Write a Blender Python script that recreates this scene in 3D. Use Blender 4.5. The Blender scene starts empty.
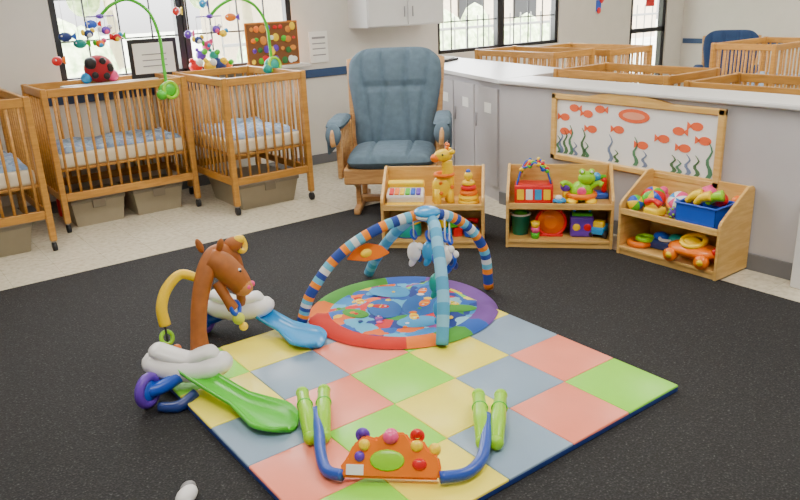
import bpy, bmesh, math, random
from mathutils import Vector, Matrix, Euler, noise
random.seed(4)
def lin(c): return c/12.92 if c<=0.04045 else ((c+0.055)/1.055)**2.4
def hx(h): h=h.lstrip('#'); return tuple(lin(int(h[i:i+2],16)/255) for i in (0,2,4))
# ------------------------------------------------------------ materials
MC={}
def mat(name,col,rough=0.5,var=0.06,scale=8,bump=0,metal=0,spec=0.5,emit=0):
    if name in MC: return MC[name]
    if isinstance(col,str): col=hx(col)
    m=bpy.data.materials.new(name); m.use_nodes=True; nt=m.node_tree; b=nt.nodes['Principled BSDF']
    tc=nt.nodes.new('ShaderNodeTexCoord'); n=nt.nodes.new('ShaderNodeTexNoise'); n.inputs['Scale'].default_value=scale; n.inputs['Detail'].default_value=3
    nt.links.new(tc.outputs['Object'],n.inputs['Vector'])
    r=nt.nodes.new('ShaderNodeValToRGB'); r.color_ramp.elements[0].position=.3; r.color_ramp.elements[1].position=.7
    r.color_ramp.elements[0].color=tuple(max(0,c*(1-var)) for c in col)+(1,); r.color_ramp.elements[1].color=tuple(min(1,c*(1+var)) for c in col)+(1,)
    nt.links.new(n.outputs['Fac'],r.inputs['Fac']); nt.links.new(r.outputs['Color'],b.inputs['Base Color'])
    b.inputs['Roughness'].default_value=rough; b.inputs['Metallic'].default_value=metal; b.inputs['Specular IOR Level'].default_value=spec
    if emit: b.inputs['Emission Color'].default_value=col+(1,); b.inputs['Emission Strength'].default_value=emit
    if bump:
        n2=nt.nodes.new('ShaderNodeTexNoise'); n2.inputs['Scale'].default_value=bump; bp=nt.nodes.new('ShaderNodeBump'); bp.inputs['Strength'].default_value=.3; bp.inputs['Distance'].default_value=.004
        nt.links.new(tc.outputs['Object'],n2.inputs['Vector']); nt.links.new(n2.outputs['Fac'],bp.inputs['Height']); nt.links.new(bp.outputs['Normal'],b.inputs['Normal'])
    MC[name]=m; return m
def wood(name,c1,c2,rough=.4,sc=(2,2,14)):
    m=mat(name,c1,rough); nt=m.node_tree; b=nt.nodes['Principled BSDF']
    tc=nt.nodes['Texture Coordinate']; mp=nt.nodes.new('ShaderNodeMapping'); mp.inputs['Scale'].default_value=sc
    n=nt.nodes.new('ShaderNodeTexNoise'); n.inputs['Scale'].default_value=3; n.inputs['Detail'].default_value=6; n.inputs['Distortion'].default_value=1
    r=nt.nodes.new('ShaderNodeValToRGB'); r.color_ramp.elements[0].position=.35; r.color_ramp.elements[1].position=.68
    r.color_ramp.elements[0].color=hx(c1)+(1,); r.color_ramp.elements[1].color=hx(c2)+(1,)
    nt.links.new(tc.outputs['Object'],mp.inputs['Vector']); nt.links.new(mp.outputs[0],n.inputs['Vector']); nt.links.new(n.outputs['Fac'],r.inputs['Fac']); nt.links.new(r.outputs['Color'],b.inputs['Base Color'])
    return m
def ramp_mat(name,tex,scale,stops,rough=.6,const=False,bump=0,coord='Object',detail=2):
    m=bpy.data.materials.new(name); m.use_nodes=True; nt=m.node_tree; b=nt.nodes['Principled BSDF']; b.inputs['Roughness'].default_value=rough
    tc=nt.nodes.new('ShaderNodeTexCoord')
    if tex=='voronoi': t=nt.nodes.new('ShaderNodeTexVoronoi'); out='Color'
    else: t=nt.nodes.new('ShaderNodeTexNoise'); t.inputs['Detail'].default_value=detail; out='Fac'
    t.inputs['Scale'].default_value=scale
    if tex=='voronoi':
        wn=nt.nodes.new('ShaderNodeTexNoise'); wn.inputs['Scale'].default_value=scale*.8; wm=nt.nodes.new('ShaderNodeMix'); wm.data_type='RGBA'; wm.blend_type='ADD'; wm.inputs[0].default_value=.09
        nt.links.new(tc.outputs[coord],wn.inputs['Vector']); nt.links.new(tc.outputs[coord],wm.inputs[6]); nt.links.new(wn.outputs['Color'],wm.inputs[7]); nt.links.new(wm.outputs[2],t.inputs['Vector'])
    else: nt.links.new(tc.outputs[coord],t.inputs['Vector'])
    r=nt.nodes.new('ShaderNodeValToRGB')
    if const: r.color_ramp.interpolation='CONSTANT'
    while len(r.color_ramp.elements)<len(stops): r.color_ramp.elements.new(.5)
    for e,(p,c) in zip(r.color_ramp.elements,stops): e.position=p; e.color=hx(c)+(1,)
    if tex=='voronoi':
        s=nt.nodes.new('ShaderNodeSeparateColor'); nt.links.new(t.outputs['Color'],s.inputs[0]); nt.links.new(s.outputs[0],r.inputs['Fac'])
    else: nt.links.new(t.outputs[out],r.inputs['Fac'])
    nt.links.new(r.outputs['Color'],b.inputs['Base Color'])
    if bump:
        bp=nt.nodes.new('ShaderNodeBump'); bp.inputs['Strength'].default_value=.6; bp.inputs['Distance'].default_value=bump
        nt.links.new(t.outputs[out],bp.inputs['Height']); nt.links.new(bp.outputs['Normal'],b.inputs['Normal'])
    MC[name]=m; return m
WALL=mat('wall_paint','#dad6cf',.8,.02); HALF=mat('halfwall_paint','#b9b6ba',.7,.02); LEDGE=mat('laminate_white','#dededf',.35,.02)
CEIL=mat('ceiling_tile','#e6e6e4',.9,.02); BASE=mat('base_grey','#6e6f74',.5,.03)
CRIBW=wood('crib_wood','#b07c36','#c89246',.35); SHELFW=wood('maple_ply','#d4a658','#e4bc72',.4); CHW=wood('chair_wood','#b98853','#d0a26a',.35)
BLUEF=mat('chair_fabric','#566b7c',.9,.12,20,bump=300); BLUEF2=mat('chair_fabric_navy','#25406a',.9,.1)
CARPET=ramp_mat('carpet','noise',130,[(.35,'#111113'),(.5,'#1d1d1f'),(.62,'#2a2a2c'),(.72,'#505052')],.85,bump=.006,detail=4)
TILE=ramp_mat('floor_tile','noise',30,[(.3,'#c6bea8'),(.5,'#d9d1bb'),(.7,'#e4ddc9')],.22,detail=6)
def addgrid(m,size):
    nt=m.node_tree; b=nt.nodes['Principled BSDF']; tc=nt.nodes['Texture Coordinate']; br=nt.nodes.new('ShaderNodeTexBrick'); br.offset=0
    br.inputs['Scale'].default_value=1; br.inputs['Brick Width'].default_value=size; br.inputs['Row Height'].default_value=size; br.inputs['Mortar Size'].default_value=.002
    br.inputs['Color1'].default_value=(1,1,1,1); br.inputs['Color2'].default_value=(.95,.95,.95,1); br.inputs['Mortar'].default_value=(.72,.72,.7,1)
    nt.links.new(tc.outputs['Object'],br.inputs['Vector']); mx=nt.nodes.new('ShaderNodeMix'); mx.data_type='RGBA'; mx.blend_type='MULTIPLY'; mx.inputs[0].default_value=1
    src=b.inputs['Base Color'].links[0].from_socket; nt.links.new(src,mx.inputs[6]); nt.links.new(br.outputs['Color'],mx.inputs[7]); nt.links.new(mx.outputs[2],b.inputs['Base Color'])
addgrid(TILE,.305)
BLK=mat('black_frame','#1b1b20',.5); CHRAIL=mat('rail_blue','#2f4a74',.5)
WHITE=mat('white_plastic','#ececee',.3,.02); GREY=mat('grey_plastic','#8c8c90',.4); DARK=mat('dark_rubber','#222226',.6)
RED=mat('red_plastic','#d8161c',.3,.04); ORG=mat('orange_plastic','#f47a08',.3,.04); YEL=mat('yellow_plastic','#fbd208',.3,.04); GRN=mat('green_plastic','#4fc42a',.3,.04)
LIME=mat('lime_plastic','#98da10',.3,.04); BLU=mat('blue_plastic','#1c54cc',.3,.04); LBL=mat('lightblue_plastic','#2f9ae0',.25,.04); PUR=mat('purple_plastic','#6436b8',.3,.04); PNK=mat('pink_plastic','#f04c90',.3,.04)
BRN=mat('brown_plush','#a45f26',.6,.12,30); TEAL=mat('teal_plastic','#129c90',.3,.04); NAVY=mat('navy_plastic','#20387e',.3)
BIN=mat('bin_plastic','#9a907a',.4,.05); BINL=mat('bin_lid','#857d6d',.4)
SHEET=ramp_mat('sheet_pattern','voronoi',30,[(0,'#7b93b4'),(.3,'#8fa8c4'),(.6,'#a8bace'),(.85,'#8490b4')],.9,True)
MATR=mat('mattress_cream','#e6dcc2',.8,.05); PAPER=mat('paper','#eeeeea',.8,.02)
MG=mat('mat_green','#92ea38',.34,.03); MP=mat('mat_pink','#fb8c72',.34,.03); MB=mat('mat_blue','#88a2bc',.34,.03); MY=mat('mat_yellow','#faea4e',.34,.03); MS=mat('mat_side','#1f3f94',.5)
SEA=ramp_mat('sea_print','voronoi',13,[(0,'#0a3490'),(.22,'#145cb8'),(.42,'#1f86d0'),(.55,'#52b0dc'),(.64,'#ee6a0c'),(.72,'#8cc8dc'),(.8,'#d42020'),(.86,'#f0c80c'),(.92,'#2c9430'),(.96,'#a03c8c')],.6,True)
LEAF=ramp_mat('leaf','noise',9,[(.3,'#8daa7a'),(.5,'#c5d8a4'),(.7,'#e8f2d4')],.9)
GRASS=mat('grass','#dce0cc',.9,.15,2); TAN=mat('tan_render','#cfbda8',.9,.1); GLASSF=mat('pale_board','#efeeed',.5,.01); FENCE=mat('fence_grey','#8c8c8a',.6)
# ------------------------------------------------------------ builder
class B:
    def __init__(s,name): s.n=name; s.V=[]; s.F=[]; s.M=[]; s.S=[]; s.mats=[]
    def mi(s,m):
        if m not in s.mats: s.mats.append(m)
        return s.mats.index(m)
    def add(s,vs,fs,m,smooth=False):
        o=len(s.V); s.V+= [tuple(v) for v in vs]
        for i,f in enumerate(fs):
            s.F.append([a+o for a in f]); s.M.append(s.mi(m[i] if isinstance(m,list) else m)); s.S.append(smooth)
    def bm(s,bm,m,smooth=False):
        bm.verts.index_update(); s.add([v.co[:] for v in bm.verts],[[v.index for v in f.verts] for f in bm.faces],m,smooth); bm.free()
    def box(s,c,d,m,rot=(0,0,0),bev=.004,seg=1):
        b=bmesh.new(); bmesh.ops.create_cube(b,size=1); bmesh.ops.scale(b,vec=d,verts=b.verts)
        bv=min(bev,min(d)*.45)
        if bv>0: bmesh.ops.bevel(b,geom=b.edges[:],offset=bv,segments=seg,affect='EDGES',profile=.6)
        bmesh.ops.transform(b,matrix=Matrix.Translation(c)@Euler(rot).to_matrix().to_4x4(),verts=b.verts); s.bm(b,m,seg>1)
    def bx(s,x0,x1,y0,y1,z0,z1,m,bev=.004,seg=1): s.box(((x0+x1)/2,(y0+y1)/2,(z0+z1)/2),(x1-x0,y1-y0,z1-z0),m,bev=bev,seg=seg)
    def tube(s,pts,r,m,seg=10,closed=False,sub=6,mf=None,smooth=True,flat=1.0):
        P=[Vector(p) for p in pts]; n=len(P)
        if sub>1 and n>2:
            Q=[];Rr=[]
            rng=range(n if closed else n-1)
            for i in rng:
                p0=P[(i-1)%n] if closed or i>0 else P[0]*2-P[1]; p1=P[i]; p2=P[(i+1)%n]; p3=P[(i+2)%n] if closed or i+2<n else P[-1]*2-P[-2]
                for k in range(sub):
                    t=k/sub; Q.append(.5*((2*p1)+(p2-p0)*t+(2*p0-5*p1+4*p2-p3)*t*t+(3*p1-p0-3*p2+p3)*t**3))
                    if isinstance(r,(list,tuple)): Rr.append(r[i]*(1-t)+r[(i+1)%n]*t)
                    else: Rr.append(r)
            if not closed: Q.append(P[-1]); Rr.append(r[-1] if isinstance(r,(list,tuple)) else r)
        else: Q=P; Rr=list(r) if isinstance(r,(list,tuple)) else [r]*n
        N=len(Q); vs=[];fs=[];ms=[]
        up=None
        for i in range(N):
            a=Q[(i-1)%N] if closed or i>0 else Q[0]; b=Q[(i+1)%N] if closed or i<N-1 else Q[-1]
            T=(b-a).normalized()
            if up is None: up=Vector((0,0,1)) if abs(T.z)<.9 else Vector((1,0,0))
            A=(up-T*up.dot(T)); 
            if A.length<1e-4: A=T.orthogonal()
            A.normalize(); up=A; C=T.cross(A)
            for k in range(seg):
                th=2*math.pi*k/seg; vs.append(Q[i]+Rr[i]*(A*math.cos(th)*flat+C*math.sin(th)))
        for i in range(N if closed else N-1):
            for k in range(seg):
                j=(i+1)%N; fs.append([i*seg+k,i*seg+(k+1)%seg,j*seg+(k+1)%seg,j*seg+k]); ms.append(mf(i/N) if mf else m)
        if not closed:
            fs.append([k for k in range(seg)][::-1]); ms.append(mf(0) if mf else m); fs.append([(N-1)*seg+k for k in range(seg)]); ms.append(mf(1) if mf else m)
        s.add(vs,fs,ms,smooth)
    def cyl(s,a,b,r,m,r1=None,seg=16,smooth=True): s.tube([a,b],[r,r if r1 is None else r1],m,seg,sub=1,smooth=smooth)
    def ell(s,c,r,m,rot=(0,0,0),seg=16):
        if not isinstance(r,(tuple,list)): r=(r,r,r)
        b=bmesh.new(); bmesh.ops.create_uvsphere(b,u_segments=seg,v_segments=max(6,seg//2+2),radius=1); bmesh.ops.scale(b,vec=r,verts=b.verts)
        bmesh.ops.transform(b,matrix=Matrix.Translation(c)@Euler(rot).to_matrix().to_4x4(),verts=b.verts); s.bm(b,m,True)
    def torus(s,c,R,r,m,rot=(0,0,0),mf=None,seg=24,rs=8,sx=1):
        e=Euler(rot).to_matrix(); s.tube([Vector(c)+e@Vector((R*sx*math.cos(t*2*math.pi/seg),R*math.sin(t*2*math.pi/seg),0)) for t in range(seg)],r,m,rs,True,1,mf)
    def lathe(s,prof,c,m,rot=(0,0,0),seg=20,mf=None):
        e=Euler(rot).to_matrix(); vs=[];fs=[];ms=[]
        for r,z in prof:
            for k in range(seg): t=2*math.pi*k/seg; vs.append(Vector(c)+e@Vector((r*math.cos(t),r*math.sin(t),z)))
        for i in range(len(prof)-1):
            for k in range(seg): fs.append([i*seg+k,i*seg+(k+1)%seg,(i+1)*seg+(k+1)%seg,(i+1)*seg+k]); ms.append(mf(i,k/seg) if mf else m)
        s.add(vs,fs,ms,True)
    def prism(s,poly,th,m,M=Matrix(),bev=0,smooth=False):
        b=bmesh.new(); vs=[b.verts.new((x,y,0)) for x,y in poly]; f=b.faces.new(vs)
        r=bmesh.ops.extrude_face_region(b,geom=[f]); bmesh.ops.translate(b,vec=(0,0,th),verts=[v for v in r['geom'] if isinstance(v,bmesh.types.BMVert)])
        bmesh.ops.recalc_face_normals(b,faces=b.faces)
        if bev: bmesh.ops.bevel(b,geom=[e for e in b.edges],offset=bev,segments=2,affect='EDGES')
        bmesh.ops.transform(b,matrix=M,verts=b.verts); s.bm(b,m,smooth)
    def done(s,loc=(0,0,0),rz=0,parent=None,rot=None,sc=1):
        me=bpy.data.meshes.new(s.n); me.from_pydata([tuple(c*sc for c in v) for v in s.V],[],s.F); 
        for m in s.mats: me.materials.append(m)
        me.polygons.foreach_set('material_index',s.M); me.polygons.foreach_set('use_smooth',s.S); me.update()
        b=bmesh.new(); b.from_mesh(me); bmesh.ops.recalc_face_normals(b,faces=b.faces); b.to_mesh(me); b.free()
        o=bpy.data.objects.new(s.n,me); bpy.context.collection.objects.link(o); o.location=loc; o.rotation_euler=rot or (0,0,rz)
        if parent: o.parent=parent
        return o
def PM(origin,xa,ya):
    xa=Vector(xa).normalized(); ya=Vector(ya).normalized(); za=xa.cross(ya)
    return Matrix(((xa.x,ya.x,za.x,origin[0]),(xa.y,ya.y,za.y,origin[1]),(xa.z,ya.z,za.z,origin[2]),(0,0,0,1)))
def simple(name,*boxes):
    b=B(name)
    for bb in boxes: b.bx(*bb[:6],bb[6],bev=bb[7] if len(bb)>7 else 0)
    return b.done()
# ------------------------------------------------------------ room shell
YW=6.6; XF=10.2; XL=-2.0; YN=-2.2; ZC=2.75
simple('floor',(XL,XF,YN,YW,-.06,0,TILE))
simple('carpet',(XL+.05,3.78,YN+.05,4.85,0,.01,CARPET,.004))
simple('ceiling',(XL,XF,YN,YW+.15,ZC,ZC+.06,CEIL))
T=.15
simple('wall_back',(XL,1.5,YW,YW+T,0,ZC,WALL),(1.5,3.68,YW,YW+T,0,1.04,WALL),(1.5,3.68,YW,YW+T,2.35,ZC,WALL),(3.68,5.5,YW,YW+T,0,ZC,WALL),
 (5.5,7.5,YW,YW+T,0,.98,WALL),(5.5,7.5,YW,YW+T,2.35,ZC,WALL),(7.5,8.95,YW,YW+T,0,ZC,WALL))
simple('wall_back_lintel',(8.95,9.8,YW,YW+T,2.15,ZC,WALL)); simple('wall_back_corner',(9.8,XF+T,YW,YW+T,0,ZC,WALL))
simple('wall_right',(XF,XF+T,YN,YW,0,ZC,WALL)); simple('wall_left',(XL-T,XL,YN,YW+T,0,ZC,WALL)); simple('wall_front',(XL,XF,YN-.12,YN,0,ZC,WALL))
simple('trim_1',(XL,5.0,YW-.02,YW,.88,.96,CHRAIL,.004)); simple('trim_2',(XF-.02,XF,YN,YW-.03,.80,.87,CHRAIL,.004))
simple('baseboard_back',(XL,4.7,YW-.015,YW,0,.1,BASE,.003)); simple('baseboard_right',(XF-.015,XF,YN,YW,0,.1,BASE,.003))
def window(name,x0,x1,z0,z1,cols,rows,big):
    b=B(name); y=YW+.06
    b.bx(x0,x1,y-.04,y+.04,z0,z0+.04,BLK); b.bx(x0,x1,y-.04,y+.04,z1-.04,z1,BLK)
    for xx in big: b.bx(xx-.027,xx+.027,y-.04,y+.04,z0,z1,BLK)
    for i in range(1,cols):
        xx=x0+(x1-x0)*i/cols; b.bx(xx-.007,xx+.007,y-.01,y+.01,z0,z1,BLK)
    for j in range(1,rows):
        zz=z0+(z1-z0)*j/rows; b.bx(x0,x1,y-.01,y+.01,zz-.007,zz+.007,BLK)
    return b.done()
window('window_1',1.5,3.68,1.04,2.35,8,4,(1.527,2.56,2.62,3.653))
window('window_2',5.5,7.5,.98,2.35,8,4,(5.527,6.47,6.53,7.473))
simple('window_sill',(1.45,3.73,6.38,6.6,1.01,1.04,WALL,.005))
b=B('door_1'); y=YW+.06
for x0,x1 in ((8.955,9.03),(9.72,9.795)): b.bx(x0,x1,y-.04,y+.04,0,2.15,BLK)
b.bx(8.955,9.795,y-.04,y+.04,2.07,2.145,BLK); b.bx(8.955,9.795,y-.04,y+.04,0,.2,BLK); b.bx(8.955,9.795,y-.04,y+.04,1.0,1.06,BLK); b.bx(9.3,9.5,y-.045,y-.042,1.35,1.5,RED); b.done()
# half wall
YC=4.16
simple('wall_half',(4.08,4.2,1.0,YC,0,.95,HALF,.002),(4.04,4.42,1.0,YC,.95,.98,LEDGE,.008))
simple('baseboard_half',(4.065,4.08,1.79,YC,0,.1,BASE,.002))
simple('low_cabinet',(3.97,4.06,1.1,1.78,0,.57,LEDGE,.006),(3.95,4.06,1.08,1.79,.57,.6,LEDGE,.006))
# counter cabinet
b=B('counter_cabinet')
b.prism([(4.10,YC+.01),(4.85,6.56),(5.4,6.56),(4.9,YC+.01)],.95,HALF); b.prism([(4.06,YC+.005),(4.82,6.57),(5.45,6.57),(4.95,YC+.005)],.03,LEDGE,Matrix.Translation((0,0,.95)))
d=Vector((.75,2.39,0)).normalized(); nrm=Vector((-d.y,d.x,0)); 
for s0 in (.04,.47,.90,1.33,1.76):
    o=Vector((4.10,YC+.01,.12))+d*s0
    b.prism([(0,0),(.41,0),(.41,.78),(0,.78)],.018,HALF,PM(o,d,(0,0,1))@Matrix.Translation((0,0,-.018)) ,bev=.003)
    h=o+d*.36+nrm*.03; b.cyl(h+Vector((0,0,.45)),h+Vector((0,0,.56)),.006,GREY)
    b.box(h-d*.2-nrm*.01+Vector((0,0,.62)),(.12,.003,.08),PAPER,rot=(0,0,math.atan2(d.y,d.x)),bev=0)
b.done()
b=B('paper_tray'); b.box((0,0,.012),(.32,.24,.024),BLK,bev=.004); b.box((0.02,0,.03),(.28,.2,.012),PAPER,rot=(0,0,.2)); b.box((-.18,.15,.006),(.2,.15,.012),PAPER); b.done((4.95,5.9,.98),.4)
b=B('upper_cabinet'); b.bx(4.32,5.3,6.26,6.6,1.33,ZC,LEDGE)
for x0 in (4.33,4.82): b.bx(x0,x0+.475,6.245,6.26,1.34,2.4,LEDGE,bev=.005); b.cyl((x0+(.43 if x0<4.5 else .045),6.225,1.42),(x0+(.43 if x0<4.5 else .045),6.225,1.52),.006,GREY)
b.done()
simple('wall_notice',(3.84,4.05,6.585,6.6,1.02,1.32,PAPER),(3.87,4.02,6.582,6.586,1.25,1.27,GREY),(3.87,4.02,6.582,6.586,1.2,1.21,GREY),(3.87,4.02,6.582,6.586,1.15,1.16,GREY),(3.87,4.02,6.582,6.586,1.09,1.10,GREY))
# outside
simple('outside_ground',(-20,40,YW+.3,60,-.3,-.2,GRASS))
b=B('hedge')
for i in range(60):
    x=-6+i*.33; b.ell((x,12.5+random.uniform(-.4,.4),.0+random.uniform(-.2,.4)),(.5,.4,random.uniform(.6,1.3)),LEAF,seg=10)
b.done((0,0,.0))
b=B('outside_tree')
for k in range(4):
    x=1.5+k*2.6; b.tube([(x,14,-.2),(x+.1,14,1.6),(x-.2,14,3)],[.15,.1,.06],TAN)
    for j in range(16): b.ell((x+random.uniform(-1,1),14+random.uniform(-.6,.6),random.uniform(1.6,4)),(random.uniform(.2,.45),.3,random.uniform(.15,.35)),LEAF,seg=8)
b.done()
b=B('outside_building'); b.bx(10,26,18,24,-.2,3.2,TAN); b.bx(9.6,26.4,17.6,24.4,3.2,3.6,DARK)
for i in range(6): b.bx(11+i*2.4,12+i*2.4,17.9,18,.8,2.2,DARK)
b.done()
b=B('outside_fence')
for i in range(60): b.bx(4+i*.24,4.02+i*.24,9.0,9.02,-.2,1.3,FENCE)
b.bx(4,18.4,8.99,9.03,1.1,1.14,FENCE); b.bx(4,18.4,8.99,9.03,0,.05,FENCE); b.done()
# ------------------------------------------------------------ play mat
b=B('patchwork_play_mat'); s=.3265; X1=2.509; Y0=1.509; cols=[MG,MP,MB,MY]
for i in range(5):
    for j in range(5):
        b.box((X1-s*(j+.5),Y0+s*(i+.5),.03),(s-.001,s-.001,.022),cols[(i+j)%4],bev=.005,seg=2)
b.bx(X1-5*s,X1,Y0,Y0+5*s,.01,.036,MS,bev=.004)
b.done()
# ------------------------------------------------------------ cribs
def crib(name,x0,x1,y0,y1,H=1.08,sheet=True,r=.0105,wd=CRIBW):
    b=B(name); p=.045
    for x in (x0,x1-p):
        for y in (y0,y1-p):
            b.bx(x,x+p,y,y+p,.075,H,wd,bev=.006)
            cx,cy=x+p/2,y+p/2; b.cyl((cx,cy,.05),(cx,cy,.09),.012,GREY); b.cyl((cx-.013,cy,.032),(cx+.013,cy,.032),.032,DARK)
    def side(a,bb,ax):
        L=bb-a; n=max(3,round(L/.078))
        return [a+L*(k+.5)/n for k in range(n)]
    for y in (y0+.008,y1-p+.008):
        b.bx(x0+p,x1-p,y,y+.03,H-.065,H-.005,wd); b.bx(x0+p,x1-p,y,y+.03,.24,.30,wd)
        for x in side(x0+p,x1-p,0): b.cyl((x,y+.015,.29),(x,y+.015,H-.06),r,wd,seg=8)
    for x in (x0+.008,x1-p+.008):
        b.bx(x,x+.03,y0+p,y1-p,H-.065,H-.005,wd); b.bx(x,x+.03,y0+p,y1-p,.24,.30,wd)
        for y in side(y0+p,y1-p,0): b.cyl((x+.015,y,.29),(x+.015,y,H-.06),r,wd,seg=8)
    b.bx(x0+.045,x1-.045,y0+.045,y1-.045,.46,.48,wd)
    b.bx(x0+.05,x1-.05,y0+.05,y1-.05,.48,.59,MATR,bev=.03,seg=3)
    if sheet:
        nx,ny=30,24; vs=[];fs=[]
        for i in range(nx+1):
            for j in range(ny+1):
                u=i/nx; v=j/ny; x=x0+.07+(x1-x0-.14)*u; y=y0+.07+(y1-y0-.16)*v
                z=.605+.04*noise.noise(Vector((x*5,y*5,x0)))+.02+.015*noise.noise(Vector((x*14,y*9,2)))
                if i in(0,nx) or j in (0,ny): z=.592
                vs.append((x,y,max(z,.592)))
        for i in range(nx):
            for j in range(ny): a=i*(ny+1)+j; fs.append([a,a+1,a+ny+2,a+ny+1])
        b.add(vs,fs,SHEET,True)
    return b.done()
crib('crib',1.17,2.26,5.86,6.52); crib('crib',2.34,3.07,5.36,6.37); crib('crib',.26,1.02,5.46,6.5)
crib('crib',5.45,6.05,4.85,5.95,1.06); crib('crib',6.15,6.85,4.75,5.85,1.04); crib('crib',4.6,5.25,3.05,4.1,1.02); crib('crib',4.62,5.3,1.85,2.95,.99); crib('crib',7.5,8.6,3.8,4.5,1.02)
def binbox(x0,x1,y0,y1,h=.22):
    b=B('storage_bin'); cx,cy=(x0+x1)/2,(y0+y1)/2; w,dd=(x1-x0)/2,(y1-y0)/2
    vs=[]; 
    for k,z in ((.88,0),(1,h-.03)):
        for sx,sy in ((-1,-1),(1,-1),(1,1),(-1,1)): vs.append((cx+sx*w*k*.96,cy+sy*dd*k*.96,z))
    b.add(vs,[[3,2,1,0],[0,1,5,4],[1,2,6,5],[2,3,7,6],[3,0,4,7],[4,5,6,7]],BIN)
    b.bx(x0,x1,y0,y1,h-.035,h,BINL,bev=.01,seg=2); b.bx(cx-.05,cx+.05,y0-.012,y0,h-.08,h-.01,BINL)
    b.done()
binbox(1.25,1.67,5.95,6.38); binbox(1.73,2.15,5.95,6.38); binbox(2.42,2.98,5.45,6.1); binbox(.36,.9,5.55,6.2)
b=B('red_floor_cushion'); b.bx(1.25,2.15,6.4,6.46,0,.16,RED,bev=.02,seg=2); b.done()
# ------------------------------------------------------------ glider chair
def cushion(b,M,hw,h,th,m,seams=(),nu=40,nv=36,n=4):
    vs=[];fs=[]
    for side in (1,-1):
        for i in range(nu+1):
            for j in range(nv+1):
                u=-1+2*i/nu; v=-1+2*j/nv
                au=abs(u)**n; av=abs(v)**n; t=max(0,(1-au)*(1-av))**.42
                g=0
                if side==1:
                    for sm in seams: 
                        dd=sm(u,v); g+=.5*math.exp(-(dd/.035)**2)
                w=hw(v)
                k=1-0.10*(abs(v)**6)
                x=u*w*k; y=v*h*(1-0.06*abs(u)**6); z=side*th*t*(1-min(g,.6)*.8)
                vs.append(M@Vector((x,y,z)))
    N=(nu+1)*(nv+1)
    for s_ in (0,1):
        for i in range(nu):
            for j in range(nv):
                a=s_*N+i*(nv+1)+j; fs.append([a,a+nv+1,a+nv+2,a+1] if s_==0 else [a,a+1,a+nv+2,a+nv+1])
    b.add(vs,fs,m,True)
def glider(name,loc,rz,F,sc=1):
    b=B(name); W=.36
    for sx in (-1,1):
        b.bx(sx*.27-.025,sx*.27+.025,-.34,.34,0,.05,CHW,bev=.012,seg=2)
        b.bx(sx*.27-.02,sx*.27+.02,-.2,-.14,.05,.25,CHW); b.bx(sx*.27-.02,sx*.27+.02,.14,.2,.05,.25,CHW)
        b.bx(sx*.27-.02,sx*.27+.02,-.28,.28,.21,.26,CHW,bev=.01)
        b.bx(sx*.33-.02,sx*.33+.02,-.36,.33,.29,.38,CHW,bev=.01)
        b.cyl((sx*.30,-.18,.24),(sx*.30,-.1,.34),.014,GREY); b.cyl((sx*.30,.1,.34),(sx*.30,.18,.24),.014,GREY)
        b.bx(sx*.38-.02,sx*.38+.02,-.34,-.28,.29,.66,CHW,bev=.01); b.bx(sx*.38-.02,sx*.38+.02,.2,.26,.29,.66,CHW,bev=.01)
        for yy in (-.2,-.12,-.04,.04,.12): b.cyl((sx*.38,yy,.33),(sx*.38,yy,.65),.01,CHW,seg=8)
        b.tube([(sx*.40,-.44,.56),(sx*.405,-.43,.61),(sx*.405,-.36,.655),(sx*.40,0,.67),(sx*.38,.3,.67)],[.04,.045,.05,.045,.035],CHW,10,flat=.45)
        M=Matrix.Translation((sx*.405,-.12,.70)); cushion(b,M,lambda v:.066,.27,.04,F,nu=12,nv=16)
        b.ell((sx*.405,-.40,.64),(.06,.045,.085),F,rot=(-.35,0,0))
        b.box((sx*.46,-.12,.58),(.022,.42,.2),F,bev=.01,seg=2)
        b.tube([(sx*.33,.26,.33),(sx*.36,.36,.75),(sx*.385,.47,1.12)],[.024,.024,.02],CHW,8,flat=1.3)
    b.bx(-.27,.27,-.05,.05,.03,.07,CHW); b.bx(-.35,.35,-.375,-.335,.25,.37,CHW,bev=.01); b.bx(-.33,.33,.3,.34,.29,.38,CHW)
    b.bx(-.32,.32,-.34,.3,.34,.365,CHW)
    cushion(b,Matrix.Translation((0,-.075,.42)),lambda v:.335,.33,.08,F,seams=[lambda u,v:(abs(u)-.45)*1.0])
    b.tube([(-.385,.47,1.10),(0,.5,1.13),(.385,.47,1.10)],.02,CHW,8,flat=1.4)
    ya=Vector((0,.27,.963)).normalized(); M=PM((0,.315,.79),(1,0,0),ya)
    def hw(v): return .335+.05*max(0,min(1,(v+.3)/.7))-.06*max(0,(v-.75)/.25)**2
    seams=[lambda u,v:(abs(u)-(.22+.16*abs(v-.25)**1.3)), lambda u,v:(abs(u)-(.66+.08*v)) , lambda u,v:(v-.25) if abs(u)<.7 else 1]
    cushion(b,M,hw,.435,.095,F,seams=seams)
    return b.done(loc,rz,sc=sc)
glider('glider_chair',(3.46,4.74,0.01),math.radians(-42),BLUEF)
glider('glider_chair',(9.1,5.2,0),math.radians(-62),BLUEF2,.86)
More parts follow.
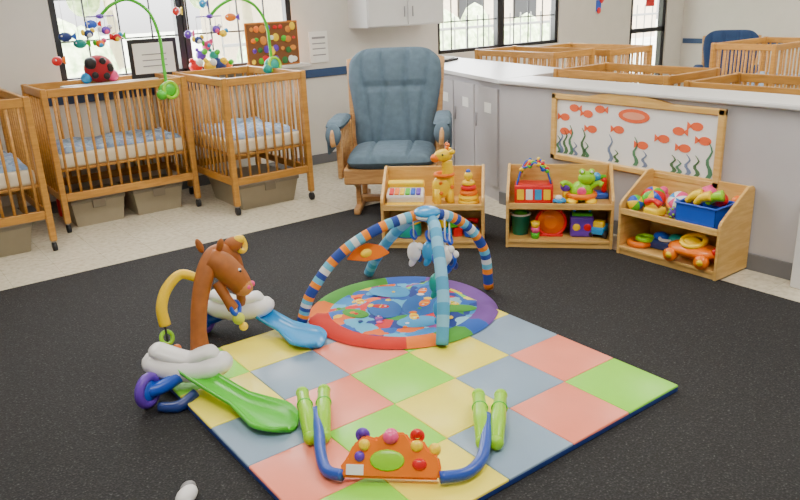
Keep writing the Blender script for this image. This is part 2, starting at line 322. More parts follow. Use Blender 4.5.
# ------------------------------------------------------------ toy shelves
SH={}
def shelf(key,loc,rz,W=.68,D=.33,H=.5):
    b=B('toy_shelf'); t=.018
    for sx in (-1,1):
        M=PM((sx*W/2-(t if sx>0 else 0),0,0),(0,1,0),(0,0,1))
        b.prism([(0,0),(D,0),(D,H-.02),(D-.02,H),(D-.07,H),(0.015,.345),(0,.32)],t,SHELFW,M,bev=.002)
    b.bx(-W/2+t,W/2-t,.0,D,.035,.053,SHELFW,bev=.002); b.bx(-W/2+t,W/2-t,.0,D,.262,.28,SHELFW,bev=.002)
    b.bx(-W/2+t,W/2-t,D-.012,D,.053,H-.01,SHELFW,bev=.002); b.bx(-W/2+t,W/2-t,.01,.025,0,.035,SHELFW,bev=.001)
    b.bx(-W/2+t,W/2-t,0,.014,.28,.30,SHELFW,bev=.001)
    SH[key]=(Vector(loc),rz); return b.done(loc,rz)
def at(key,x,y,z): l,r=SH[key]; return (Matrix.Translation(l)@Matrix.Rotation(r,4,'Z')@Vector((x,y,z)))[:]
shelf('A',(2.945,3.635,.01),math.radians(-44)); shelf('B',(3.54,3.07,.01),math.radians(-47.5)); shelf('C',(3.735,2.42,0.01),math.radians(-90))
lo=.053; hi=.28
def put(b,key,x,y,z,r=0): return b.done(at(key,x,y,z),SH[key][1]+r)
# A
b=B('toy_piano'); b.box((0,0,.045),(.25,.12,.09),WHITE,rot=(.35,0,0),bev=.02,seg=3); b.box((0,.045,.12),(.25,.05,.05),YEL,rot=(.35,0,0),bev=.018,seg=3)
for i,c in enumerate([RED,ORG,YEL,GRN,BLU,PUR]): b.box((-.09+i*.036,-.03,.088),(.03,.07,.012),c,rot=(.35,0,0),bev=.003)
b.box((0,0,.01),(.25,.16,.02),YEL,bev=.008); put(b,'A',-.185,.13,hi)
b=B('toy_giraffe'); b.ell((0,0,.11),(.075,.055,.08),YEL)
for sx in(-1,1):
    for sy in (-1,1): b.cyl((sx*.045,sy*.032,0),(sx*.04,sy*.025,.1),.024,YEL)
b.tube([(0.03,0,.12),(.035,0,.2),(.03,0,.28)],[.05,.04,.036],YEL); b.ell((.005,-.01,.32),(.065,.042,.042),YEL); b.ell((-.05,-.01,.305),(.032,.032,.028),ORG)
for sx in (-1,1): b.cyl((.03,sx*.015,.34),(.035,sx*.018,.385),.007,ORG); b.ell((.035,sx*.018,.388),.012,ORG); b.ell((.055,sx*.045,.345),(.022,.013,.016),YEL); b.ell((-.01,sx*.042-.01,.332),.007,DARK,seg=8)
for k in range(8): b.ell((.05*math.cos(k*2.1),-.052,.11+.04*math.sin(k*2.1)),(.013,.006,.013),ORG,seg=8)
b.torus((.01,0,.19),.06,.012,ORG); put(b,'A',.065,.15,hi,.3)
b=B('ring_stacker'); b.lathe([(0,0),(.07,0),(.07,.02),(.0,.025)],(0,0,0),YEL); 
for k,c in enumerate([YEL,ORG,RED,YEL]): b.torus((0,0,.038+k*.032),.05-k*.008,.018,c)
b.ell((0,0,.18),.03,YEL); b.ell((0.0,0,.21),.016,BLU); put(b,'A',.235,.14,hi)
b=B('toy_drum'); b.lathe([(0,0),(.09,0),(.095,.01),(.09,.1),(.08,.105),(0,.105)],(0,0,0),TEAL,mf=lambda i,k:[BLU,BLU,TEAL,WHITE,WHITE][i]); b.torus((0,0,.1),.09,.008,YEL); put(b,'A',-.18,.14,lo)
b=B('toy_blocks')
for i,(c,x,z) in enumerate([(WHITE,0,.03),(LBL,.07,.03),(RED,.14,.03),(YEL,.035,.092),(GRN,.105,.092)]): b.box((x,0,z),(.06,.06,.06),c,rot=(0,0,.1*i),bev=.006)
put(b,'A',.02,.12,lo)
b=B('toy_telephone'); b.box((0,0,.035),(.1,.12,.06),BLU,bev=.015,seg=2); b.torus((0,-.01,.07),.025,.008,YEL); b.tube([(-.05,.03,.09),(0,.03,.105),(.05,.03,.09)],[.02,.012,.02],RED); put(b,'A',.25,.12,lo,.2)
# B
b=B('bead_maze'); b.box((0,0,.06),(.25,.16,.12),RED,bev=.012,seg=2)
for i,c in enumerate([YEL,WHITE,LBL,YEL]): b.box((-.085+i*.057,-.082,.06),(.045,.006,.07),c,bev=.004)
for i,(c,ph) in enumerate([(BLU,0),(GRN,1),(YEL,2),(RED,3),(BLU,4.2)]):
    pts=[(-.11+.22*t/8,-.06+.03*i+.03*math.sin(t+ph),.12+.14*math.sin(math.pi*t/8)**.5*(1+.12*math.sin(t*1.8+ph)) if 0<t<8 else .12) for t in range(9)]
    b.tube(pts,.006,c,6)
    for t in (1,3,5,6,7): b.ell(pts[t],.014,[RED,YEL,BLU,GRN][(t+i)%4],seg=8)
put(b,'B',-.165,.16,hi)
b=B('frog_toy'); b.ell((0,0,.07),(.075,.06,.07),LIME); b.ell((.03,-.01,.16),(.055,.045,.045),LIME)
for sx in(-1,1): b.ell((.03+sx*.03,-.02,.205),.02,LIME); b.ell((.03+sx*.03,-.037,.207),.01,WHITE,seg=8); b.tube([(sx*.05,0,.09),(sx*.1,-.02,.13),(sx*.13,-.03,.12)],[.02,.016,.02],LIME,8); b.ell((sx*.06,-.06,.02),(.04,.05,.02),YEL)
b.torus((0,0,.05),.085,.018,ORG); b.ell((-.1,.0,.1),.035,PUR); b.cyl((-.1,0,0),(-.1,0,.1),.02,YEL); b.ell((0,-.055,.08),(.03,.012,.03),PNK); put(b,'B',.14,.14,hi)
b=B('toy_workbench'); b.box((0,0,.02),(.16,.1,.04),BLU,bev=.01,seg=2); b.box((-.05,0,.09),(.03,.08,.1),YEL,bev=.01); b.box((.05,0,.09),(.03,.08,.1),RED,bev=.01); b.cyl((-.06,0,.14),(.06,0,.14),.015,GRN); b.ell((0,0,.14),.03,LBL); put(b,'B',.24,.25,hi)
b=B('toy_drum'); b.cyl((0,.04,.1),(0,-.04,.1),.1,ORG,seg=28); b.torus((0,-.04,.1),.095,.01,RED,rot=(math.pi/2,0,0)); b.ell((0,-.045,.1),(.05,.01,.05),ORG); b.bx(-.08,.08,-.05,.05,0,.02,RED,bev=.006); put(b,'B',-.05,.13,lo)
b=B('toy_bucket'); b.lathe([(0,0),(.05,0),(.065,.13),(.07,.13),(.07,.14),(.06,.14),(.05,.02)],(0,0,0),TEAL); b.torus((0,0,.14),.066,.007,WHITE); b.ell((0,0,.13),(.05,.05,.04),GRN); put(b,'B',-.25,.15,lo)
b=B('shape_sorter'); b.box((0,0,.07),(.15,.15,.14),PUR,bev=.02,seg=3); b.box((0,0,.15),(.13,.13,.02),GRN,bev=.006)
for x,c in ((-.035,YEL),(.035,RED)): b.ell((x,-.076,.07),(.025,.006,.025),c)
b.torus((0,-.02,.16),.05,.009,LBL,rot=(1.57,0,0)); put(b,'B',.15,.15,lo)
b=B('toy_truck'); b.box((0,0,.05),(.14,.08,.05),LBL,bev=.01,seg=2); b.box((-.03,0,.09),(.06,.07,.05),YEL,bev=.012,seg=2)
for x in (-.045,.045):
    for y in(-.045,.045): b.cyl((x,y-.01,.025),(x,y+.01,.025),.025,DARK)
put(b,'B',.27,.12,lo,1.2)
b=B('stacking_cups')
for k,c in enumerate([GRN,PNK,YEL]): b.lathe([(0,0),(.024,0),(.03,.04),(.026,.04),(.02,.006)],(.0,0,k*.036),c)
put(b,'B',-.15,.05,lo)
b=B('small_toy_car'); b.ell((0,0,.03),(.045,.028,.022),LBL); b.ell((-.005,0,.05),(.024,.022,.018),WHITE)
for x in (-.025,.025):
    for y in (-.026,.026): b.cyl((x,y-.006,.014),(x,y+.006,.014),.014,DARK,seg=10)
put(b,'B',.0,.045,hi)
# C
def beach(b,c,r,cs,rot=(0,0,0)):
    prof=[(max(1e-4,r*math.sin(math.pi*i/12)),-r*math.cos(math.pi*i/12)) for i in range(13)]
    b.lathe(prof,c,None,rot,24,mf=lambda i,k:cs[int(k*len(cs)*2)%len(cs)])
b=B('rattle_ball'); beach(b,(0,0,.075),.075,[RED,GRN,YEL,BLU],(.5,.3,0)); put(b,'C',-.2,.15,hi)
b=B('rattle_ball'); beach(b,(0,0,.05),.05,[BLU,YEL,GRN],(.5,1,0)); put(b,'C',-.27,.07,hi)
b=B('plush_ball'); beach(b,(0,0,.055),.055,[PNK,WHITE,PUR],(1.2,.3,0)); b.ell((0.02,0,.1),.03,PNK); put(b,'C',-.23,.265,hi)
b=B('activity_ball'); beach(b,(0,0,.07),.07,[WHITE,PNK,WHITE,LBL],(.9,.1,0)); b.torus((0,0,.07),.071,.009,ORG,rot=(.4,.3,0)); put(b,'C',-.045,.19,hi)
b=B('toy_phone'); b.box((0,0,.03),(.1,.1,.05),YEL,bev=.015,seg=2); b.tube([(-.05,-.02,.08),(0,-.02,.1),(.05,-.02,.08)],[.022,.014,.022],RED); put(b,'C',-.12,.055,hi)
b=B('spiky_ball'); b.ell((0,0,.04),.035,PUR)
for k in range(20):
    z=1-2*(k+.5)/20; a=k*2.4; q=math.sqrt(1-z*z); b.ell((.036*q*math.cos(a),.036*q*math.sin(a),.04+.036*z),.008,LIME,seg=6)
put(b,'C',.0,.075,hi)
b=B('blue_toy_bin'); w,dd,h=.125,.105,.13
for (x0,x1,y0,y1,z0,z1) in ((-w,w,-dd,dd,0,.008),(-w,w,-dd,-dd+.006,0,h),(-w,w,dd-.006,dd,0,h),(-w,-w+.006,-dd,dd,0,h),(w-.006,w,-dd,dd,0,h)): b.bx(x0,x1,y0,y1,z0,z1,BLU,bev=.002)
for y in (-dd,dd): b.bx(-w-.008,w+.008,y-.008,y+.008,h-.01,h,BLU,bev=.003)
for x in (-w,w): b.bx(x-.008,x+.008,-dd,dd,h-.01,h,BLU,bev=.003)
for i,(c,x,y,z) in enumerate([(YEL,-.06,-.03,.14),(PNK,.0,.03,.17),(LIME,.06,-.02,.15),(ORG,.03,.05,.14),(PNK,-.05,.05,.15),(RED,.06,.05,.14),(YEL,0,-.04,.14),(PUR,-.08,.03,.12)]):
    if i%2: b.ell((x,y,z),.042,c)
    else: b.tube([(x-.04,y,z-.02),(x,y,z+.02),(x+.045,y+.01,z+.035)],[.02,.026,.034],c)
put(b,'C',.165,.125,hi)
b=B('toy_microphone'); b.cyl((0,0,0.02),(.0,0,.1),.02,PNK); b.ell((0,0,.12),.035,ORG); b.lathe([(0,0),(.03,0),(.03,.02),(0,.02)],(0,0,0),YEL); put(b,'C',.27,.28,hi)
b=B('soft_book'); b.box((0,0,.03),(.24,.18,.06),NAVY,bev=.02,seg=3); b.ell((-.05,-.03,.07),(.05,.04,.03),BLU); b.ell((.05,-.02,.075),(.05,.05,.03),TEAL); b.torus((0,-.05,.07),.04,.01,WHITE); put(b,'C',-.08,.19,lo)
b=B('toy_rings'); b.torus((0,0,.02),.06,.02,ORG); b.torus((.03,.01,.052),.045,.016,LIME); put(b,'C',-.24,.1,lo)
b=B('toy_car'); b.ell((0,0,.075),(.16,.1,.045),ORG); b.ell((-.02,0,.115),(.06,.05,.03),YEL); b.torus((.0,-.01,.13),.065,.016,YEL,rot=(.3,0,0)); b.ell((.15,-.02,.1),.024,RED)
for x in (-.1,.1):
    for y in (-.08,.08): b.cyl((x,y-.018,.04),(x,y+.018,.04),.04,ORG); b.cyl((x,y-.021,.04),(x,y+.021,.04),.02,YEL)
put(b,'C',.15,.07,lo)
# ------------------------------------------------------------ framed sea board
b=B('framed_sea_picture'); X=4.08; y0,y1,z0,z1=2.32,3.6,.47,.9
b.bx(X-.012,X,y0,y1,z0,z1,GLASSF)
for a in ((X-.03,X,y0-.02,y0+.025,z0-.02,z1+.02),(X-.03,X,y1-.025,y1+.02,z0-.02,z1+.02),(X-.03,X,y0-.02,y1+.02,z0-.02,z0+.02),(X-.03,X,y0-.02,y1+.02,z1-.02,z1+.02)): b.bx(*a,SHELFW,bev=.006)
Mx=lambda yy,zz,off=.0125:PM((X-off,yy,zz),(0,-1,0),(0,0,1))
yc=2.98
b.prism([(-.35,0),(-.25,.02),(-.1,.04),(.1,.04),(.25,.02),(.35,0)],.028,SHELFW,Mx(yc,z1+.015,.001))
FISH=mat('paper_fish','#f0683a',.8,.05); WEED=[mat('weed1','#4f8060',.8),mat('weed2','#7484a4',.8),mat('weed3','#4a6e48',.8)]
def ring(cx,cy,rx,ry,n=18): return [(cx+rx*math.cos(2*math.pi*k/n),cy+ry*math.sin(2*math.pi*k/n)) for k in range(n)]
b.prism(ring(0,0,.12,.045),.003,FISH,Mx(yc-.05,.82)); b.prism(ring(0,0,.085,.024),.004,mat('paper_peach','#f2a080',.8),Mx(yc-.05,.82))
for (fx,fz) in ((3.5,.76),(3.42,.83),(3.3,.8),(3.2,.84),(3.26,.7),(2.6,.76),(2.48,.8),(2.7,.7),(2.55,.66),(2.42,.72),(3.04,.72),(2.85,.64),(3.5,.66)):
    fl=random.choice((-1,1)); b.prism(ring(0,0,.042,.026,12),.003,FISH,Mx(fx,fz)); b.prism([(fl*.03,0),(fl*.065,.024),(fl*.065,-.024)] if fl>0 else [(fl*.03,0),(fl*.065,-.024),(fl*.065,.024)],.003,FISH,Mx(fx,fz))
for k,fy in enumerate((3.55,3.53,3.49,3.44,3.4,3.33,3.3,3.1,3.05,2.9,2.83,2.62,2.58,2.52,2.46,2.38)):
    h=random.uniform(.08,.22); pts=[(.014*math.sin(t*1.3)+.016*(1-t/8),h*t/8) for t in range(9)]; pts2=[(x-.032*(1-t/9),y) for t,(x,y) in enumerate(pts)][::-1]
    b.prism(pts+pts2,.003,WEED[k%3],Mx(fy,.5))
b.done()
# ------------------------------------------------------------ baby gym
b=B('baby_activity_gym'); cx,cy=2.155,2.93; Y1m=3.1415
def gz(x,y):
    d=min(X1-x,Y1m-y); t=max(0,min(1,(d+.02)/.05)); t=t*t*(3-2*t); return .012+.034*t
N=72; rings=[0,.1,.2,.3,.395,.41,.455,.495,.51]
vs=[];fs=[];ms=[]
GP=mat('gym_purple','#6f4496',.8); GR=mat('gym_red','#c8281a',.8); GG=mat('gym_green','#4a9a34',.8); GO=mat('gym_orange','#e8741a',.8); GB=mat('gym_blue','#2457b4',.8)
def segc(a):
    a=(a%1)*360
    return GP if a<35 else GB if a<62 else GG if a<125 else GO if a<150 else GR if a<235 else GO if a<255 else GG if a<272 else GB if a<290 else GP
for r in rings:
    for k in range(N):
        a=2*math.pi*k/N; x=cx+r*math.cos(a); y=cy+r*math.sin(a)
        puff={.41:.012,.455:.024,.495:.014,.51:0}.get(r,.01+.004*noise.noise(Vector((x*12,y*12,0)))); vs.append((x,y,gz(x,y)+puff))
for i in range(len(rings)-1):
    for k in range(N):
        fs.append([i*N+k,i*N+(k+1)%N,(i+1)*N+(k+1)%N,(i+1)*N+k]); ms.append(SEA if rings[i]<.395 else segc(k/N))
b.add(vs,fs,ms,True)
DSB=mat('gym_deepsea','#1560ac',.7); DLB=mat('gym_lightsea','#3f9cd4',.7)
def zz(x,y): return gz(x,y)+.0135
def fish(x,y,L,an,c,c2):
    z=zz(x,y); ca,sa=math.cos(an),math.sin(an)
    b.ell((x,y,z),(L,L*.55,.004),c,rot=(0,0,an),seg=14); b.ell((x+L*1.15*ca,y+L*1.15*sa,z),(L*.35,L*.5,.004),c2,rot=(0,0,an),seg=8)
    b.ell((x-L*.5*ca,y-L*.5*sa,z+.003),(L*.14,L*.14,.003),WHITE,seg=8); b.ell((x,y,z+.002),(L*.12,L*.5,.003),c2,rot=(0,0,an),seg=8)
for (x,y,rx,ry,an,c) in ((2.25,2.86,.17,.11,.5,DSB),(2.05,2.95,.13,.09,1.2,DSB),(2.22,3.12,.13,.08,2.2,DLB),(2.08,2.7,.11,.07,2.6,DLB),(2.38,2.98,.09,.07,1.0,DSB),(2.33,2.70,.11,.05,2.4,GG),(1.9,3.0,.08,.05,1.9,GG)):
    b.ell((x,y,zz(x,y)-.002),(rx,ry,.0035),c,rot=(0,0,an),seg=20)
for q in ((2.25,2.86,.055,.6,GO,YEL),(2.05,2.98,.05,2.2,GR,YEL),(2.1,2.76,.045,1.0,YEL,GO),(2.35,3.0,.045,3.8,GO,WHITE),(2.18,3.13,.05,.2,GR,GO),(1.95,2.86,.04,4.2,GP,PNK),(2.36,2.76,.04,1.8,YEL,GG),(2.2,2.66,.04,5.4,GR,YEL),(2.02,3.13,.045,1.3,YEL,GR),(2.3,3.18,.035,2.9,WHITE,GB)): fish(*q)
rg=random.Random(11); pal=[GO,GR,YEL,GG,NAVY,WHITE]
for k in range(16):
    a=rg.uniform(0,6.28); r=.37*math.sqrt(rg.random()); x=cx+r*math.cos(a); y=cy+r*math.sin(a); sz=rg.uniform(.01,.018); b.ell((x,y,zz(x,y)),(sz,sz,.003),pal[k%6],seg=8)
A1=[(1.65,3.12,.05),(1.71,3.1,.2),(1.86,3.06,.37),(2.07,2.98,.49),(2.32,2.9,.53),(2.52,2.86,.45),(2.66,2.84,.27),(2.7,2.84,.03)]
cl=[mat('stripe_navy','#24449c',.8),mat('stripe_orange','#f08a1c',.8),mat('stripe_aqua','#5fb4d8',.8),mat('stripe_white','#d8dce0',.8)]
b.tube(A1,.028,None,12,sub=8,mf=lambda t:cl[[0,1,2,0,3,2,1,0][int(t*60)%8]])
A2=[(2.0,2.42,.055),(2.08,2.5,.25),(2.18,2.65,.43),(2.29,2.83,.52),(2.32,3.03,.48),(2.32,3.24,.32),(2.33,3.42,.14),(2.33,3.5,.03)]
cl2=[mat('aqua_fabric','#4ba0d0',.8),mat('aqua_fabric2','#7fbfe2',.8)]
b.tube(A2,.030,None,12,sub=8,mf=lambda t:cl2[int(t*26)%2])
b.ell((2.30,2.88,.548),(.07,.07,.03),LBL); b.torus((2.3,2.88,.53),.05,.015,WHITE)
for (x,y,z,z0,c) in ((2.12,2.57,.16,.34,LBL),(2.22,2.72,.22,.48,TEAL),(2.3,3.0,.3,.5,WHITE),(2.45,2.88,.25,.48,BLU),(2.26,2.82,.36,.52,LBL),(2.35,2.8,.32,.52,WHITE)):
    b.cyl((x,y,z),(x,y,z0),.004,WHITE,seg=6); b.torus((x,y,(z+z0)/2),.026,.007,BLU,rot=(1.2,0,.5)); b.ell((x,y,z),(.04,.035,.055),c); b.ell((x+.02,y-.02,z+.03),.022,WHITE,seg=10); b.ell((x-.01,y,z-.05),(.022,.014,.035),c,rot=(.3,.4,0)); b.ell((x+.03,y-.01,z-.04),(.018,.012,.03),NAVY,rot=(.3,-.4,0))
b.prism([(0,0),(.05,.05),(.12,.07),(.19,.045),(.23,0),(.17,-.02),(.1,-.025)],.018,ORG,PM((1.93,3.10,.32),(.75,-.45,.08),(0.1,0.3,1)),bev=.004)
b.ell((2.03,3.04,.35),(.05,.02,.025),YEL)
b.done()
# ------------------------------------------------------------ animal activity walker toy
b=B('animal_activity_walker')
def foot(p0,p1,c,h0=.08,lip=.03):
    p0=Vector(p0);p1=Vector(p1);d=(p1-p0).normalized();n=Vector((-d.y,d.x,0)); L=(p1-p0).length
    vs=[];fs=[]; K=20;J=10
    for i in range(K+1):
        t=i/K; c0=p0+d*L*t; w=.052+.045*max(0,min(1,(t-.55)/.25))
        if t>.8: w=.097*math.sqrt(max(.02,1-((t-.8)/.21)**2))
        zb=h0*(1-t)**1.8+.012
        for j in range(J+1):
            u=-1+2*j/J; vs.append(c0+n*w*u+Vector((0,0,zb+lip*abs(u)**3)))
        for j in range(J+1):
            u=1-2*j/J; vs.append(c0+n*w*u*1.05+Vector((0,0,max(0.0,zb-.012+lip*.85*abs(u)**3))))
    R_=2*(J+1)
    for i in range(K):
        for j in range(R_): a=i*R_+j; a2=i*R_+(j+1)%R_; fs.append([a,a2,a2+R_,a+R_])
    fs.append(list(range(R_))); fs.append([K*R_+j for j in range(R_)][::-1]); b.add([v for v in vs],fs,c,True)
zb=.042
foot((.93,2.88,zb),(1.11,2.25,zb),GRN); foot((1.44,3.32,.044),(1.57,2.80,.044),LBL)
def cradle(c,a,k=1):
    M=Matrix.Translation(c)@Euler((0,0,a)).to_matrix().to_4x4()@Matrix.Scale(k,4)
    P=lambda *q:M@Vector(q)
    b.tube([P(-.175,0,.05),P(-.155,0,.035),P(-.10,0,.01),P(0,0,-.005),P(.10,0,.005),P(.15,0,.02),P(.17,0,.03)],[.02*k,.06*k,.075*k,.078*k,.075*k,.055*k,.02*k],WHITE,20,flat=.68)
    b.tube([P(-.14,0,.06),P(-.12,0,.075),P(-.07,0,.055),P(0,0,.035),P(.05,0,.05),P(.09,0,.062),P(.12,0,.045)],[.03*k,.05*k,.05*k,.045*k,.048*k,.045*k,.025*k],WHITE,16,flat=.6)
cradle((.955,2.87,.13),math.radians(-38),1.08); cradle((1.39,3.28,.145),math.radians(-38))
for c0 in ((.765,2.86),(1.25,3.40)):
    b.torus((c0[0],c0[1],.088),.058,.02,PUR,rot=(1.57,0,.6)); b.ell((c0[0],c0[1],.085),(.05,.022,.05),BLU,rot=(0,0,.6)); b.tube([(c0[0],c0[1],.085),(c0[0]+.06,c0[1]-.01,.09),(c0[0]+.14,c0[1]-.02,.12)],.03,BLU)
b.tube([(.78,2.80,.03),(.85,2.75,.03),(.93,2.76,.06)],[.02,.026,.02],NAVY)
st=len(b.V)
b.tube([(.99,2.94,.17),(1.00,2.95,.30),(1.035,2.98,.42),(1.09,3.01,.53),(1.15,3.04,.585),(1.23,3.09,.565),(1.30,3.15,.47),(1.36,3.30,.19)],[.045,.034,.036,.042,.042,.034,.026,.022],BRN,14)
MF=mat('muzzle_tan','#cf8a4a',.6)
b.tube([(1.11,3.02,.585),(1.16,3.0,.545),(1.20,2.97,.49),(1.225,2.955,.44),(1.235,2.95,.42)],[.045,.062,.058,.048,.03],BRN,16)
b.ell((1.225,2.945,.44),(.046,.04,.042),MF,rot=(0,0,-.7))
b.ell((1.235,2.915,.445),.014,PNK); b.ell((1.262,2.93,.45),.014,PNK)
for sx in (-1,1):
    e=Vector((1.13+sx*.035,3.03-sx*.03,.635)); b.ell(e,(.016,.012,.034),BRN,rot=(0,sx*.3,-.7)); 
    b.ell((1.175+sx*.035,2.955-sx*.022,.525),.011,WHITE,seg=8); b.ell((1.176+sx*.036,2.947-sx*.024,.524),.006,DARK,seg=8)
b.ell((1.26,3.08,.60),(.045,.035,.035),BRN); b.torus((1.31,3.11,.58),.033,.012,YEL,rot=(1.3,0,.6)); b.ell((1.285,3.07,.62),(.03,.02,.02),YEL)
b.tube([(1.13,3.0,.47),(1.15,2.96,.40),(1.17,2.95,.35)],[.026,.022,.026],BRN)
b.tube([(1.06,3.03,.50),(1.0,3.08,.52),(.93,3.08,.47),(.89,3.06,.40),(.89,3.05,.32)],[.02,.022,.024,.024,.026],YEL)
b.cyl((.89,3.05,.34),(.89,3.05,.21),.005,DARK); b.torus((.89,3.05,.26),.028,.009,LIME,rot=(1.2,0,.3)); b.ell((.895,3.05,.19),(.028,.028,.032),TEAL); b.ell((.92,3.03,.205),.02,ORG); b.ell((.875,3.03,.225),.018,RED)
b.torus((1.18,2.95,.35),.03,.01,BLU,rot=(1.3,0,.6)); b.ell((1.185,2.94,.30),.028,mat('lime2','#c8d83a',.4)); b.ell((1.2,2.93,.26),.02,YEL)
for i in range(st,len(b.V)): x,y,z=b.V[i]; b.V[i]=(x+.03,y-.045,z-.03)
b.done()
# ------------------------------------------------------------ kick bar toy
b=B('kick_activity_bar'); zt=.045
def pair(p,q):
    p=Vector(p);q=Vector(q);d=(q-p).normalized();n=Vector((-d.y,d.x,0))
    for sgn in (-1,1):
        a=p+n*sgn*.024; c=q+n*sgn*.044; b.tube([a,a*.6+c*.4+Vector((0,0,.02)),c],[.026,.030,.024],LIME,12); b.ell(c,.027,LIME); b.ell(a,.028,LIME); b.torus(a*.35+c*.65+Vector((0,0,.012)),.027,.005,GRN,rot=(1.57,0,math.atan2(d.y,d.x)+1.57))
pair((1.14,2.12,zt+.025),(1.28,2.38,zt+.05)); pair((1.60,1.68,zt+.025),(1.80,1.89,zt+.05))
BB=mat('bar_blue','#2b50b4',.3)
b.tube([(1.21,2.24,.10),(1.15,2.12,.09),(1.09,2.01,.075),(1.06,1.92,.068),(1.085,1.86,.07)],.021,BB,12)
b.tube([(1.33,1.637,.07),(1.414,1.60,.068),(1.50,1.62,.072),(1.58,1.68,.085),(1.68,1.78,.10)],.021,BB,12)
xa=Vector((.252,-.233,0)).normalized(); back=Vector((.68,.73,0)).normalized(); up=(back*.55+Vector((0,0,.83))).normalized()
M=PM((1.21,1.757,.055),xa,up)@Matrix.Diagonal((1.0,1.1,1,1))
P=[(-.165,0),(.165,0),(.175,.03),(.165,.07),(.13,.09),(.11,.12),(.07,.115),(.05,.14),(-.02,.14),(-.05,.12),(-.09,.13),(-.13,.1),(-.15,.06),(-.175,.03)]
b.prism(P,.04,ORG,M@Matrix.Translation((0,0,-.02)),bev=.007)
MR=PM((0,0,0),xa,up).to_3x3().to_euler()
def onp(x,y,r,c,z=.022): b.ell(M@Vector((x,y,z)),r,c,rot=MR)
onp(-.01,.055,(.06,.036,.008),LIME); onp(-.09,.1,(.02,.02,.016),YEL); onp(.0,.125,(.028,.024,.022),PNK); onp(.09,.1,(.022,.02,.014),YEL); onp(-.105,.065,(.018,.018,.012),PUR); onp(.1,.045,(.025,.02,.010),RED)
b.box(M@Vector((-.12,.025,.022)),(.06,.035,.004),WHITE,rot=MR,bev=.001)
for x,c in ((-.1,PUR),(0,PNK),(.09,RED)):
    p=M@Vector((x,.13,0)); b.torus(p,.018,.008,c,rot=(1.3,0,-.75)); b.ell(p+Vector((0,0,.01)),.017,c,seg=10)
b.ell(M@Vector((0.15,.09,0)),.022,YEL)
b.done()
b=B('white_toy_rattle'); b.ell((0,0,.03),(.05,.03,.03),WHITE); b.ell((.04,.02,.03),(.03,.025,.02),GREY); b.torus((-.05,-.03,.02),.03,.01,WHITE); b.done((.64,2.145,.01),.6)
# ------------------------------------------------------------ mobiles + plush + sill items
def mobile(path,toys,hubm):
    b=B('crib_mobile'); b.tube(path,[.013]*len(path),GRN,8)
    b.ell(path[0],(.07,.035,.06),hubm); b.ell(Vector(path[0])+Vector((-.05,-.02,-.03)),(.045,.035,.04),hubm); b.torus(Vector(path[0])+Vector((.02,-.02,0)),.06,.014,LIME,rot=(1.4,0,.2))
    e=Vector(path[-1]); b.ell(e,(.03,.03,.02),PUR); 
    for k,(dx,dy,dz,c) in enumerate(toys):
        q=e+Vector((dx,dy,dz)); b.cyl(e,e+Vector((dx,dy,0)),.005,PUR,seg=6); b.cyl(e+Vector((dx,dy,0)),q,.003,WHITE,seg=6)
        b.ell(q,(.036,.026,.03),c); b.ell(q+Vector((.03,0,.022)),.02,[YEL,LBL,PNK,WHITE][k%4],seg=10); b.ell(q+Vector((-.04,0,.01)),(.016,.01,.024),[YEL,RED,GRN,WHITE][k%4],seg=10); b.ell(q+Vector((0,-.02,-.01)),(.018,.012,.018),[WHITE,YEL,LBL,PNK][k%4],seg=10)
    b.done()
mobile([(2.08,5.82,.99),(2.09,5.85,1.2),(2.09,5.86,1.4),(2.04,5.88,1.58),(1.92,5.92,1.67),(1.8,5.96,1.64),(1.71,6.0,1.56)],[(-.1,0,-.12,NAVY),(.1,0,-.16,RED),(0,.1,-.2,ORG),(0,-.1,-.1,PUR)],GRN)
mobile([(3.05,5.9,1.10),(3.05,5.9,1.25),(3.03,5.9,1.45),(2.94,5.92,1.6),(2.8,5.95,1.65),(2.67,5.98,1.6),(2.58,6,1.52)],[(-.12,0,-.18,NAVY),(.1,0,-.14,YEL),(0,.1,-.22,PNK),(0,-.1,-.1,PUR)],TEAL)
for i,(x,y,z,c,c2) in enumerate(((1.72,6.3,1.5,BLU,RED),(1.5,6.25,1.42,NAVY,BLU),(2.42,6.3,1.57,RED,YEL),(2.9,6.3,1.5,ORG,PUR),(1.62,6.33,1.36,TEAL,GRN),(2.5,6.3,1.38,PUR,PNK),(1.4,6.2,1.25,RED,ORG),(1.9,6.3,1.4,YEL,GRN),(2.66,6.3,1.62,LBL,NAVY))):
    b=B('hanging_fish'); b.cyl((0,0,.03),(0,0,ZC-z),.002,WHITE,seg=5); b.ell((0,0,0),(.05,.018,.035),c); b.prism([(.035,0),(.08,.032),(.08,-.032)],.012,c2,PM((0,.006,0),(1,0,0),(0,0,1))); b.ell((-.025,-.015,.008),.007,WHITE,seg=8); b.done((x,y,z),random.uniform(-.6,.6))
b=B('ladybug_plush'); b.ell((0,0,.11),(.12,.08,.11),mat('ladybug_red','#a01c2a',.8)); b.ell((-.07,-.04,.16),(.05,.05,.05),DARK)
for k in range(6): b.ell((.075*math.cos(k*1.3),-.07,.11+.065*math.sin(k*1.3)),(.028,.014,.028),DARK,seg=8)
b.ell((.1,0,.05),(.05,.05,.05),PNK); b.ell((-.11,0,.045),(.045,.05,.045),LBL); b.done((1.77,6.47,1.04))
def frame(name,x,w,h,fm,cols):
    b=B(name); b.box((0,0,h/2),(w,.015,h),fm,bev=.004); b.box((0,-.01,h/2),(w-.07,.008,h-.07),PAPER,bev=.001); cols(b,w,h); b.done((x,6.48,1.04),0)
frame('framed_certificate',2.24,.42,.32,BLK,lambda b,w,h:[b.box((0,-.016,h*(.3+.15*k)),(w*.5,.003,.008),GREY,bev=0) for k in range(3)])
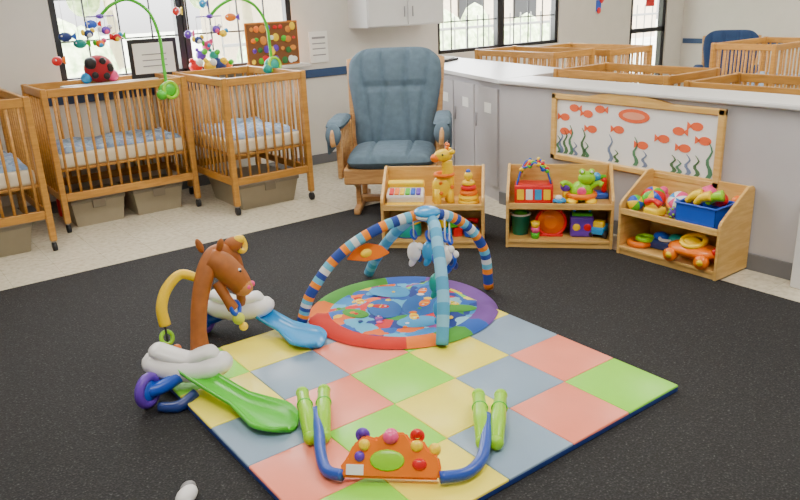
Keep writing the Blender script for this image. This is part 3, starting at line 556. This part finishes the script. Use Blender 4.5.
def fruit(b,w,h):
    b.box((0,-.016,h/2),(w-.03,.004,h-.03),mat('book_brown','#7a4a20',.6),bev=0)
    rq=random.Random(3)
    for j in range(4):
        for i in range(8):
            sz=rq.uniform(.018,.038); b.ell((-w/2+.055+i*.063+rq.uniform(-.02,.02),-.02-.0005*j,.055+j*.095+rq.uniform(-.018,.018)),(sz,.006,sz*rq.uniform(.7,1.2)),rq.choice([ORG,YEL,RED,GRN,PUR,mat('book_orange','#d8862c',.6),mat('book_dkgreen','#2f6e34',.6),PAPER]),seg=10)
frame('fruit_picture',3.38,.55,.4,mat('book_frame','#c87828',.6),fruit)
b=B('plush_pile'); 
for (x,y,z,r,c) in ((-.16,0,.06,.06,RED),(-.04,-.02,.055,.055,YEL),(.07,0,.06,.06,NAVY),(-.1,0,.15,.045,PUR),(.02,0,.14,.045,TEAL),(-.04,0,.22,.04,PNK),(.14,0,.045,.045,ORG)): b.ell((x,y,z),r,c); b.ell((x+.02,y-.04,z+.03),r*.6,[WHITE,ORG,GRN,YEL][int(abs(x)*100)%4],seg=10); b.ell((x-.04,y-.02,z+.05),r*.4,c,seg=8)
b.done((2.76,6.47,1.04))
b=B('pillar_ornament'); b.box((0,0,0),(.1,.01,.14),BLU); b.ell((.05,-.01,.1),(.05,.012,.07),RED); b.ell((.0,-.01,-.06),(.04,.012,.04),RED); b.done((8.25,6.595,1.4))
# ------------------------------------------------------------ lights
for i,(x,y) in enumerate(((0.5,1.2),(3,1.2),(0.5,4.2),(3,4.2),(6.5,3.5),(9,3.5),(6.5,1))):
    b=B('ceiling_light'); b.bx(x-.62,x+.62,y-.32,y+.32,ZC-.06,ZC,WHITE); b.bx(x-.58,x+.58,y-.28,y+.28,ZC-.066,ZC-.06,mat('lamp_diffuser','#fff8ee',.6,0,emit=2.0),bev=0); b.done()
    L=bpy.data.lights.new('ceiling_lamp','AREA'); L.shape='RECTANGLE'; L.size=1.16; L.size_y=.56; L.energy=(52,52,38,40,42,40,40)[i]; L.color=(1,.93,.83); o=bpy.data.objects.new('ceiling_lamp',L); bpy.context.collection.objects.link(o); o.location=(x,y,ZC-.08)
def winlight(x,z,w,h,e):
    L=bpy.data.lights.new('window_daylight','AREA'); L.shape='RECTANGLE'; L.size=w; L.size_y=h; L.energy=e; L.color=(.97,.98,1); o=bpy.data.objects.new('window_daylight',L); bpy.context.collection.objects.link(o); o.location=(x,YW+.35,z); o.rotation_euler=(-math.pi/2,0,0); 
winlight(2.6,1.7,2.1,1.2,140); winlight(6.5,1.7,1.9,1.2,100)
S=bpy.data.lights.new('sun','SUN'); S.energy=32; S.angle=.02; S.color=(1,.98,.95); o=bpy.data.objects.new('sun',S); bpy.context.collection.objects.link(o); o.rotation_euler=(math.radians(28),0,math.radians(-10))
w=bpy.data.worlds.new('World'); bpy.context.scene.world=w; w.use_nodes=True; nt=w.node_tree; bg=nt.nodes['Background']; 
tc=nt.nodes.new('ShaderNodeTexCoord'); sp=nt.nodes.new('ShaderNodeSeparateXYZ'); r=nt.nodes.new('ShaderNodeValToRGB'); r.color_ramp.elements[0].color=(.35,.33,.30,1); r.color_ramp.elements[0].position=.47; r.color_ramp.elements[1].color=(.95,.97,1,1); r.color_ramp.elements[1].position=.53
nt.links.new(tc.outputs['Generated'],sp.inputs[0]); mp=nt.nodes.new('ShaderNodeMapRange'); mp.inputs[1].default_value=-1; nt.links.new(sp.outputs['Z'],mp.inputs[0]); nt.links.new(mp.outputs[0],r.inputs['Fac']); nt.links.new(r.outputs['Color'],bg.inputs['Color']); bg.inputs['Strength'].default_value=5.0
# ------------------------------------------------------------ camera
def cam():
    h=math.radians(53.68);p=math.radians(18.79);ro=math.radians(2.415)
    F=Vector((math.cos(h)*math.cos(p),math.sin(h)*math.cos(p),-math.sin(p))); Rt=Vector((math.sin(h),-math.cos(h),0)); D=F.cross(Rt)
    r2=Rt*math.cos(ro)+D*math.sin(ro); d2=-Rt*math.sin(ro)+D*math.cos(ro)
    c=bpy.data.cameras.new('camera'); c.lens=33.3; c.sensor_width=36; c.clip_end=200; o=bpy.data.objects.new('camera',c); bpy.context.collection.objects.link(o)
    M=Matrix(((r2.x,-d2.x,-F.x,0),(r2.y,-d2.y,-F.y,0),(r2.z,-d2.z,-F.z,1.6),(0,0,0,1))); o.matrix_world=M; bpy.context.scene.camera=o
cam()
